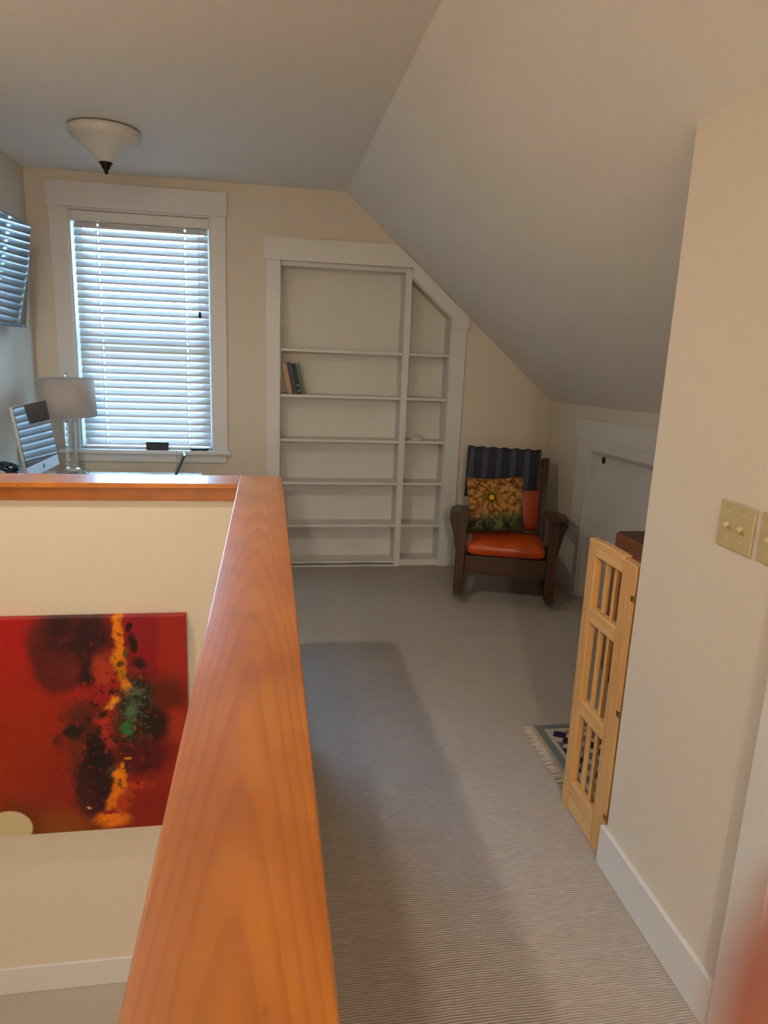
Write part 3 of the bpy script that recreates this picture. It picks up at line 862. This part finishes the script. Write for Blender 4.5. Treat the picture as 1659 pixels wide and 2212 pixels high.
# things on the sill
pb = thing('power_adapter', 'black power adapter block standing on the window sill', 'adapter', (-0.72, YB - 0.025, 0.829))
child(box('body', M_BLACK, -0.792, -0.652, YB - 0.045, YB - 0.012, 0.8295, 0.883, bev=0.004), pb)
child(MB().tube([(-0.652, YB - 0.028, 0.855), (-0.635, YB - 0.028, 0.853), (-0.62, YB - 0.036, 0.838), (-0.60, YB - 0.05, 0.834), (-0.597, YB - 0.060, 0.825), (-0.597, YB - 0.061, 0.78), (-0.600, YB - 0.06, 0.71), (-0.605, YB - 0.09, 0.62)], 0.0022, 6).build('cord', M_CORD, smooth=True), pb)
rm = thing('remote_control', 'small flat dark remote lying at the right of the sill', 'remote', (-0.45, YB - 0.025, 0.829))
child(box('body', M_BLACK, -0.508, -0.396, YB - 0.045, YB - 0.008, 0.8295, 0.846, bev=0.005), rm)
child(box('buttons', M_DARKMETAL, -0.495, -0.43, YB - 0.036, YB - 0.018, 0.846, 0.8475), rm)

# ------------------------------------------------------------------ light switches on the near wall
def plate(yc, zc, label, w=0.115, hgt=0.107):
    t = thing('light_switch', label, 'light switch', (XR, yc, zc), 0, 'light switches on the near wall')
    cpl = child(box('cover_plate', M_IVORY, XR - 0.006, XR - 0.0002, yc - w / 2, yc + w / 2, zc - hgt / 2, zc + hgt / 2, bev=0.003), t)
    for s in (-1, 1):
        y = yc + s * 0.023
        o = MB().box(-0.014, 0.0, -0.0045, 0.0045, -0.0035, 0.0045, 0.0012).build('toggle', M_IVORY2)
        o.location = (XR - 0.006, y, zc + 0.004); o.rotation_euler = (0, math.radians(-24), 0)
        child(o, t)
        sub(box('toggle_slot', M_IVORY, XR - 0.0068, XR - 0.006, y - 0.0065, y + 0.0065, zc - 0.013, zc + 0.013, bev=0.0003), cpl)
        for zz in (-0.031, 0.031):
            q = MB().lathe([(0, 0), (0.0032, 0), (0.0028, 0.0012), (0, 0.0012)], n=12).build('screw', M_IVORY2)
            q.location = (XR - 0.006, y, zc + zz); q.rotation_euler = (0, -PI / 2, 0)
            sub(q, cpl)
plate(1.3305, 1.170, 'double ivory toggle switch plate fully in view')
plate(1.196, 1.171, 'ivory switch plate cut by the right edge of the picture')

# ------------------------------------------------------------------ folding pine gate
gt = thing('folding_gate', 'folded pine gate with slim bars standing at the wall corner', 'gate', (1.03, 1.86, 0))
def gpanel(x0, x1, yn, yf):
    bx = lambda nm, mt, y0, y1, z0, z1: child(box(nm, mt, x0, x1, y0, y1, z0, z1, bev=0.003), gt)
    bx('stile', M_PINE, yn, yn + 0.080, 0.0005, 0.958)
    bx('stile', M_PINE, yf - 0.052, yf, 0.0005, 0.962)
    for z0, z1 in ((0.913, 0.966), (0.694, 0.742), (0.368, 0.418), (0.006, 0.112)):
        bx('rail', M_PINE_H, yn + 0.0805, yf - 0.0525, z0, z1)
    sy0, sy1 = yn + 0.080, yf - 0.052
    xm = x0 + 0.018
    for f in (1 / 3, 2 / 3):
        y = sy0 + (sy1 - sy0) * f
        for z0, z1 in ((0.1125, 0.3675), (0.4185, 0.6935), (0.7425, 0.9125)):
            child(box('bar', M_PINE, xm - 0.007, xm + 0.007, y - 0.007, y + 0.007, z0, z1, bev=0.002), gt)
gpanel(1.0215, 1.0505, YR + 0.017, 2.012)
for z in (0.86, 0.50, 0.15):
    hg = child(box('hinge', M_BRASS, 1.0200, 1.0212, YR + 0.018, YR + 0.030, z - 0.008, z + 0.008), gt)
    m = MB(); m.tube([(1.021, YR + 0.0155, z - 0.010), (1.021, YR + 0.0155, z + 0.010)], 0.0022, 8)
    sub(m.build('hinge_pin', M_BRASS), hg)

# ------------------------------------------------------------------ patterned rug
RX0, RX1, RY0, RY1 = 1.10, 1.93, 1.76, 2.49
def rug_mat():
    m, k = newmat('patterned_wool_rug', (0.5, 0.45, 0.4), 0.95, spec=0.1)
    co = k.coord()
    s = k.sep(co)
    hx, hy = (RX1 - RX0) / 2, (RY1 - RY0) / 2
    dx = k.math('SUBTRACT', hx, k.math('ABSOLUTE', s[0]))
    dy = k.math('SUBTRACT', hy, k.math('ABSOLUTE', s[1]))
    d = k.math('MINIMUM', dx, dy)
    cream, green = lin((204, 190, 176)), lin((124, 134, 130))
    # scattered lozenges in the field
    sx = k.math('ADD', k.math('MULTIPLY', s[0], 15.0), k.math('MULTIPLY', s[1], 5.0))
    sy = k.math('SUBTRACT', k.math('MULTIPLY', s[1], 17.0), k.math('MULTIPLY', s[0], 5.0))
    cx = k.math('FLOOR', sx); cy = k.math('FLOOR', sy)
    fx = k.math('ABSOLUTE', k.math('SUBTRACT', k.math('SUBTRACT', sx, cx), 0.5))
    fy = k.math('ABSOLUTE', k.math('SUBTRACT', k.math('SUBTRACT', sy, cy), 0.5))
    cm_ = k.add('ShaderNodeCombineXYZ'); k.link(cx, cm_.inputs[0]); k.link(cy, cm_.inputs[1])
    wn = k.add('ShaderNodeTexWhiteNoise', noise_dimensions='2D'); k.link(cm_.outputs[0], wn.inputs['Vector'])
    ins = k.smooth(k.math('ADD', fx, fy), 0.56, 0.62, 1.0, 0.0)
    v = wn.outputs['Value']
    pc = k.mix(k.smooth(v, 0.38, 0.39), lin((58, 52, 78)), lin((150, 122, 120)))
    pc = k.mix(k.smooth(v, 0.62, 0.63), pc, lin((112, 128, 120)))
    pc = k.mix(k.smooth(v, 0.80, 0.81), pc, cream)
    field = k.mix(ins, cream, pc)
    # pinkish inner ground away from the edge
    c = k.mix(k.smooth(d, 0.050, 0.054), cream, field)
    c = k.mix(k.math('MULTIPLY', k.smooth(d, 0.001, 0.003), k.smooth(d, 0.032, 0.036, 1.0, 0.0)), c, green)
    n = k.noise(co, 300, 3, 0.7)
    c = k.mix(k.math('MULTIPLY', n.outputs[0], 0.35), c, k.mix(1.0, c, (0.6, 0.58, 0.56, 1), 'MULTIPLY'))
    k.link(c, k.b.inputs['Base Color'])
    k.bump(n.outputs[0], 0.5, 0.004)
    return m
rg = thing('rug', 'small fringed rug with grey-green border beyond the gate', 'rug', ((RX0 + RX1) / 2, (RY0 + RY1) / 2, 0))
child(box('pile', rug_mat(), RX0, RX1, RY0, RY1, 0.0005, 0.010, bev=0.002), rg)
m = MB()
for i in range(150):
    y = RY0 + 0.004 + (RY1 - RY0 - 0.008) * i / 149
    L = 0.050 + random.uniform(-0.010, 0.008)
    dy = random.uniform(-0.006, 0.006)
    m.tube([(RX0 + 0.001, y, 0.006), (RX0 - L * 0.5, y + dy * 0.4, 0.0055), (RX0 - L, y + dy, 0.003)], [0.0030, 0.0026, 0.0016], 5)
o = child(m.build('fringe', plain('cream_fringe', lin((208, 194, 176)), 0.95, var=0.2, scale=200), smooth=True), rg)
o['kind'] = 'stuff'

# ------------------------------------------------------------------ brown chest behind the gate
ch = thing('leather_chest', 'brown box-like cabinet with dark top behind the gate', 'cabinet', (1.78, 2.6, 0))
QX0, QX1, QY0, QY1, QZ = 1.60, 1.96, 2.515, 2.905, 0.748
child(box('body', M_CHEST, QX0, QX1, QY0, QY1, 0.05, QZ - 0.004, bev=0.012, seg=3), ch)
child(box('lid_panel', M_CHEST_TOP, QX0 + 0.012, QX1 - 0.012, QY0 + 0.012, QY1 - 0.012, QZ - 0.0039, QZ, bev=0.001), ch)
for x in (QX0 + 0.02, QX1 - 0.06):
    for y in (QY0 + 0.02, QY1 - 0.06):
        child(box('foot', M_OAK, x, x + 0.04, y, y + 0.04, 0.0105 if y < 2.49 else 0.0005, 0.0495), ch)

# ------------------------------------------------------------------ mission rocking chair
CHA = math.radians(18.5)
CHO = Vector((1.45, 3.93, 0))
chair = thing('rocking_chair', 'dark oak rocking chair with orange leather seat in the corner', 'chair', CHO, -CHA)
Mch = Matrix.Translation(CHO) @ Matrix.Rotation(-CHA, 4, 'Z')
def part(m, name, mat, smooth=False, par=None):
    return m.build(name, mat, chair if par is None else par, smooth)
def cbox(name, mat, x0, x1, y0, y1, z0, z1, bev=0.003, par=None):
    cx, cy, cz = (x0 + x1) / 2, (y0 + y1) / 2, (z0 + z1) / 2
    return MB().box(x0 - cx, x1 - cx, y0 - cy, y1 - cy, z0 - cz, z1 - cz, bev).build(name, mat, par or chair, loc=(cx, cy, cz))
REC = math.radians(15)
for s in (-1, 1):
    # front post
    xi, xo = s * 0.252, s * 0.312
    cbox('front_post', M_OAK, min(xi, xo), max(xi, xo), 0.0, 0.055, 0.050, 0.558)
    # back post, reclined
    m = MB().box(-0.022, 0.022, -0.020, 0.020, 0.0, 0.60, 0.003)
    o = m.build('back_post', M_OAK, chair)
    o.location = (s * 0.238, 0.455, 0.275); o.rotation_euler = (-REC, 0, 0)
    cbox('back_leg', M_OAK, s * 0.238 - 0.022, s * 0.238 + 0.022, 0.44, 0.49, 0.055, 0.300)
    # arm: flat board, wider at the front
    w0, w1 = 0.058, 0.046
    xa = s * 0.298
    m = MB()
    m.prism([(xa - w0, -0.045), (xa + w0, -0.045), (xa + w0, 0.14), (xa + w1, 0.52), (xa - w1, 0.52), (xa - w0, 0.14)], 'z', 0.5585, 0.586)
    bmesh.ops.bevel(m.bm, geom=m.bm.edges[:], offset=0.004, segments=2, affect='EDGES')
    for v in m.bm.verts: v.co.z -= 0.165 * max(0.0, v.co.y - 0.045)
    o = part(m, 'arm', M_OAK_H)
    # corbel under the arm, outer side of the post
    prof = [(0.0, 0.558)]
    prof += [(0.038, 0.558), (0.038, 0.542)]
    for i in range(9):
        t = i / 8
        prof.append((0.036 * (1 - t) ** 1.6 + 0.010 * (1 - t) + 0.003, 0.53 - 0.19 * t))
    prof.append((0.0, 0.33))
    m = MB().prism([(s * (0.3125 + px_), pz_) for px_, pz_ in prof], 'y', 0.012, 0.043)
    part(m, 'corbel', M_OAK)
    # side rails and slats under the arm
    cbox('side_rail', M_OAK_H, s * 0.282 - 0.011, s * 0.282 + 0.011, 0.055, 0.44, 0.185, 0.285)
    # rocker
    R = 1.02
    n = 26
    pr_t, pr_b = [], []
    for i in range(n + 1):
        y = -0.095 + 0.83 * i / n
        zb_ = 0.0006 + R - math.sqrt(R * R - (y - 0.255) ** 2)
        pr_b.append((y, zb_)); pr_t.append((y, zb_ + 0.042))
    m = MB().prism(pr_b + list(reversed(pr_t)), 'x', s * 0.284 - 0.021, s * 0.284 + 0.021)
    part(m, 'rocker', M_OAK_H)
cbox('front_apron', M_OAK_H, -0.2515, 0.2515, 0.014, 0.036, 0.178, 0.297)
cbox('seat_deck', M_OAK_H, -0.2515, 0.2515, 0.037, 0.451, 0.262, 0.284)
cbox('back_rail', M_OAK_H, -0.216, 0.216, 0.452, 0.474, 0.19, 0.285)
# back slats / rails behind the cushion
Mb = Matrix.Translation((0, 0.455, 0.275)) @ Matrix.Rotation(-REC, 4, 'X')
for z0, z1 in ((0.06, 0.11), (0.53, 0.59)):
    o = MB().box(-0.2155, 0.2155, -0.010, 0.010, z0, z1, 0.003).build('crest_rail' if z0 > 0.3 else 'lower_rail', M_OAK_H, chair)
    o.matrix_local = Mb
for i in range(5):
    x = -0.16 + 0.08 * i
    o = MB().box(x - 0.02, x + 0.02, -0.006, 0.006, 0.1105, 0.5295, 0.002).build('back_slat', M_OAK, chair)
    o.matrix_local = Mb
# cushions: puffed boxes
def puff(hx, hy, hz, crown, n=14):
    """rounded cushion, half sizes hx,hy,hz, crown on +z"""
    m = MB()
    def P(a, b_, top):
        u, v = 2 * a - 1, 2 * b_ - 1
        ex = (1 - abs(u) ** 5) ** 0.5 if abs(u) < 1 else 0
        ey = (1 - abs(v) ** 5) ** 0.5 if abs(v) < 1 else 0
        e = min(1.0, ex * ey)
        z = (hz + crown * (1 - u * u) * (1 - v * v)) * (0.45 + 0.55 * e) if top else -hz * (0.6 + 0.4 * e)
        k_ = 1 - 0.035 * (abs(u) * abs(v)) ** 3
        return (hx * u * k_, hy * v * k_, z)
    top = [[m.bm.verts.new(P(i / n, j / n, True)) for j in range(n + 1)] for i in range(n + 1)]
    bot = [[m.bm.verts.new(P(i / n, j / n, False)) for j in range(n + 1)] for i in range(n + 1)]
    for i in range(n):
        for j in range(n):
            m.bm.faces.new((top[i][j], top[i + 1][j], top[i + 1][j + 1], top[i][j + 1]))
            m.bm.faces.new((bot[i][j], bot[i][j + 1], bot[i + 1][j + 1], bot[i + 1][j]))
    for i in range(n):
        m.bm.faces.new((top[i][0], bot[i][0], bot[i + 1][0], top[i + 1][0]))
        m.bm.faces.new((top[i][n], top[i + 1][n], bot[i + 1][n], bot[i][n]))
        m.bm.faces.new((top[0][i], top[0][i + 1], bot[0][i + 1], bot[0][i]))
        m.bm.faces.new((top[n][i], bot[n][i], bot[n][i + 1], top[n][i + 1]))
    return m
o = puff(0.249, 0.225, 0.053, 0.022).build('seat_cushion', M_LEATHER, chair, True)
mod_subsurf(o, 1)
o.location = (0, 0.218, 0.333); o.rotation_euler = (math.radians(-3.5), 0, 0)
o = puff(0.211, 0.26, 0.040, 0.020).build('back_cushion', M_LEATHER, chair, True)
mod_subsurf(o, 1)
o.matrix_local = Matrix.Translation((0, 0.455, 0.275)) @ Matrix.Rotation(-REC, 4, 'X') @ Matrix.Translation((0, -0.052, 0.35)) @ Matrix.Rotation(math.radians(90), 4, 'X')

# blanket over the top of the back
def blanket_mat():
    m, k = newmat('grey_striped_blanket', lin((62, 62, 70)), 0.95, spec=0.1)
    co = k.coord()
    s = k.sep(co)
    w = k.math('ADD', s[0], k.math('MULTIPLY', k.noise(co, 8, 2).outputs[0], 0.02))
    st = k.math('ADD', k.math('MULTIPLY', k.math('SINE', k.math('MULTIPLY', w, 2 * PI / 0.092)), 0.5), 0.5)
    c = k.mix(k.smooth(st, 0.55, 0.85), lin((58, 60, 70)), lin((84, 84, 94)))
    n = k.noise(co, 220, 3)
    c = k.mix(k.math('MULTIPLY', n.outputs[0], 0.4), c, lin((40, 40, 48)))
    k.link(c, k.b.inputs['Base Color'])
    k.bump(n.outputs[0], 0.5, 0.004)
    return m
m = MB()
def blanket(u, v):
    x = -0.292 + 0.487 * u
    # v: 0 front hem -> 1 back hem, path over crest (local reclined coords y,z)
    front = 0.20 + 0.10 * (1 - u) ** 0.7 if u < 0.6 else 0.20 + 0.10 * 0.4 ** 0.7 * (1 - (u - 0.6) / 0.4 * 0.55)
    L1, L2, L3 = front + 0.03, 0.13, 0.22
    d = v * (L1 + L2 + L3)
    rip = 0.006 * math.sin(26 * u + 1.3) + 0.004 * math.sin(55 * u)
    if d < L1:
        z = 0.625 - (L1 - d); y = -0.118 - 0.012 * math.sin(min(1, (L1 - d) / 0.2) * PI) + rip * min(1, (L1 - d) / 0.15)
    elif d < L1 + L2:
        t = (d - L1) / L2
        y = -0.118 + 0.145 * t; z = 0.625 + 0.018 * math.sin(PI * t) + 0.004 * math.sin(40 * u)
    else:
        z = 0.625 - (d - L1 - L2); y = 0.027 - rip
    return (x, y, z)
m.grid(blanket, 46, 36)
o = m.build('blanket', blanket_mat(), smooth=True)
mod_solid(o, 0.007)
o.matrix_world = Mch @ Mb
tag(o, 'dark grey striped blanket draped over the rocking chair back', 'blanket')

# sunflower pillow
def pillow_mat():
    m, k = newmat('sunflower_print', (0.4, 0.2, 0.05), 0.85, spec=0.15)
    co = k.coord()
    c0 = k.vmath('SUBTRACT', co, (-0.02, 0.042, 0.0)).outputs[0]
    s = k.sep(c0)
    r = k.math('SQRT', k.math('ADD', k.math('MULTIPLY', s[0], s[0]), k.math('MULTIPLY', s[1], s[1])))
    a = k.math('ARCTAN2', s[1], s[0])
    pv = k.add('ShaderNodeCombineXYZ')
    k.link(k.math('MULTIPLY', k.math('COSINE', a), 1.0), pv.inputs[0]); k.link(k.math('SINE', a), pv.inputs[1]); k.link(k.math('MULTIPLY', r, 7.0), pv.inputs[2])
    pet = k.noise(pv.outputs[0], 4.2, 5, 0.65)
    pet2 = k.noise(k.scalev(pv.outputs[0], (2, 2, 0.8)), 5, 3, 0.6)
    n = k.noise(co, 22, 4, 0.6)
    c = k.mix(k.smooth(pet.outputs[0], 0.36, 0.64), lin((84, 46, 20)), lin((194, 142, 76)))
    c = k.mix(k.math('MULTIPLY', k.smooth(pet2.outputs[0], 0.5, 0.68), 0.6), c, lin((168, 92, 34)))
    c = k.mix(k.math('MULTIPLY', k.smooth(pet2.outputs[0], 0.62, 0.8), 0.5), c, lin((222, 170, 120)))
    # leaves and dark ground: lower and right corner, beyond the petals
    low = k.math('ADD', k.math('MULTIPLY', k.sep(co)[1], -1.0), k.math('MULTIPLY', k.math('SUBTRACT', n.outputs[0], 0.5), 0.26))
    leaf = k.mix(k.smooth(n.outputs[0], 0.42, 0.62), lin((30, 42, 42)), lin((104, 104, 50)))
    leaf = k.mix(k.smooth(k.noise(co, 30, 3).outputs[0], 0.62, 0.70), leaf, lin((170, 158, 140)))
    c = k.mix(k.smooth(low, 0.03, 0.10), c, leaf)
    rt = k.math('ADD', r, k.math('MULTIPLY', k.math('SUBTRACT', n.outputs[0], 0.5), 0.14))
    c = k.mix(k.smooth(rt, 0.19, 0.25), c, lin((70, 62, 34)))
    ring = k.math('ADD', r, k.math('MULTIPLY', k.math('SUBTRACT', pet.outputs[0], 0.5), 0.03))
    c = k.mix(k.smooth(ring, 0.026, 0.046, 1.0, 0.0), c, lin((92, 84, 24)))
    c = k.mix(k.smooth(ring, 0.020, 0.030, 1.0, 0.0), c, lin((54, 52, 18)))
    c = k.mix(k.smooth(r, 0.013, 0.020, 1.0, 0.0), c, lin((226, 160, 12)))
    k.link(c, k.b.inputs['Base Color'])
    k.bump(n.outputs[0], 0.25, 0.003)
    return m
m = MB()
def pil(sgn):
    n = 20
    vs = []
    for i in range(n + 1):
        row = []
        for j in range(n + 1):
            u, v = 2 * i / n - 1, 2 * j / n - 1
            t = ((1 - u * u) * (1 - v * v))
            thk = 0.055 * max(0.0, t) ** 0.42
            pinch = 1 - 0.11 * (1 - abs(u) ** 2) * abs(v) ** 3
            pinch2 = 1 - 0.11 * (1 - abs(v) ** 2) * abs(u) ** 3
            row.append(m.bm.verts.new((0.196 * u * pinch2, 0.196 * v * pinch, sgn * thk)))
        vs.append(row)
    for i in range(n):
        for j in range(n):
            m.bm.faces.new((vs[i][j], vs[i + 1][j], vs[i + 1][j + 1], vs[i][j + 1]))
pil(1); pil(-1)
bmesh.ops.remove_doubles(m.bm, verts=m.bm.verts[:], dist=1e-4)
o = m.build('throw_pillow', pillow_mat(), smooth=True)
mod_subsurf(o, 1)
o.matrix_world = Mch @ Matrix.Translation((-0.085, 0.205, 0.590)) @ Matrix.Rotation(math.radians(-5), 4, 'Y') @ Matrix.Rotation(math.radians(90 - 20), 4, 'X')
tag(o, 'square throw pillow printed with a golden sunflower on the rocking chair', 'pillow')

# ------------------------------------------------------------------ hand of the person taking the picture (a fingertip reaches into the view)
def skin_mat():
    m, k = newmat('skin', lin((206, 120, 100)), 0.5, spec=0.3)
    n = k.noise(k.coord(), 90, 3)
    k.link(k.mix(n.outputs[0], lin((166, 104, 92)), lin((182, 118, 104))), k.b.inputs['Base Color'])
    k.b.inputs['Subsurface Weight'].default_value = 0.3
    k.b.inputs['Subsurface Radius'].default_value = (0.008, 0.003, 0.002)
    k.bump(k.noise(k.coord(), 600, 2).outputs[0], 0.1, 0.001)
    return m
def hp(r_, u_, f_):
    """centimetres to the right of, above and ahead of the lens"""
    return Vector((0, 0, CAM_H)) + (RT * r_ + UP * u_ + FW * f_) * 0.01
HV = [((4.6, -18.5, 2.3), 2.3), ((4.4, -15.8, 2.7), 2.6), ((4.2, -13.2, 3.0), 2.7),            # wrist, palm
      ((2.7, -10.6, 3.2), 1.05), ((2.35, -6.8, 3.2), 0.92), ((2.06, -4.0, 2.75), 0.84), ((1.97, -1.97, 2.6), 0.74), ((1.96, -1.40, 2.6), 0.5),   # index
      ((4.3, -10.2, 3.3), 1.05), ((4.4, -6.6, 4.3), 0.92), ((4.5, -6.2, 6.4), 0.82), ((4.6, -8.2, 7.2), 0.62),   # middle, curled
      ((5.8, -10.8, 3.2), 1.0), ((6.1, -7.6, 4.2), 0.88), ((6.1, -7.3, 6.2), 0.78), ((6.1, -9.2, 6.9), 0.6),     # ring
      ((7.0, -12.0, 3.0), 0.9), ((7.5, -9.6, 3.8), 0.78), ((7.5, -9.4, 5.4), 0.7), ((7.4, -10.8, 6.0), 0.55),    # little
      ((2.3, -15.4, 2.4), 1.35), ((0.9, -12.8, 1.8), 1.1), ((0.4, -10.2, 1.4), 0.92), ((0.5, -8.4, 1.3), 0.7),   # thumb
      ((5.4, -24.0, 0.8), 2.6), ((6.6, -32.0, -2.0), 3.2)]                                                     # forearm
HE = [(0, 1), (1, 2), (2, 3), (3, 4), (4, 5), (5, 6), (6, 7), (2, 8), (8, 9), (9, 10), (10, 11), (2, 12), (12, 13), (13, 14), (14, 15),
      (2, 16), (16, 17), (17, 18), (18, 19), (1, 20), (20, 21), (21, 22), (22, 23), (0, 24), (24, 25)]
me = bpy.data.meshes.new('hand')
me.from_pydata([hp(*p) for p, _ in HV], HE, [])
hand = bpy.data.objects.new('hand', me)
COL.objects.link(hand)
me.materials.append(skin_mat())
sk = hand.modifiers.new('skin', 'SKIN')
sk.use_smooth_shade = True
for i, (_, rad) in enumerate(HV):
    d = me.skin_vertices[0].data[i]
    d.radius = (rad * 0.01, rad * 0.01)
    d.use_root = (i == 1)
mod_subsurf(hand, 2)
tag(hand, 'blurred fingertip of the person taking the picture, at the lower right edge', 'hand')
nl = MB().grid(lambda u, v: hp(1.97 + 0.95 * (u - 0.5), -2.7 + 1.1 * v, 3.36 - 0.5 * (2 * u - 1) ** 2 - 0.18 * v * v), 8, 8).build('fingernail', plain('nail', lin((226, 170, 156)), 0.3), smooth=True)
mod_solid(nl, 0.0006)
nl.parent = hand
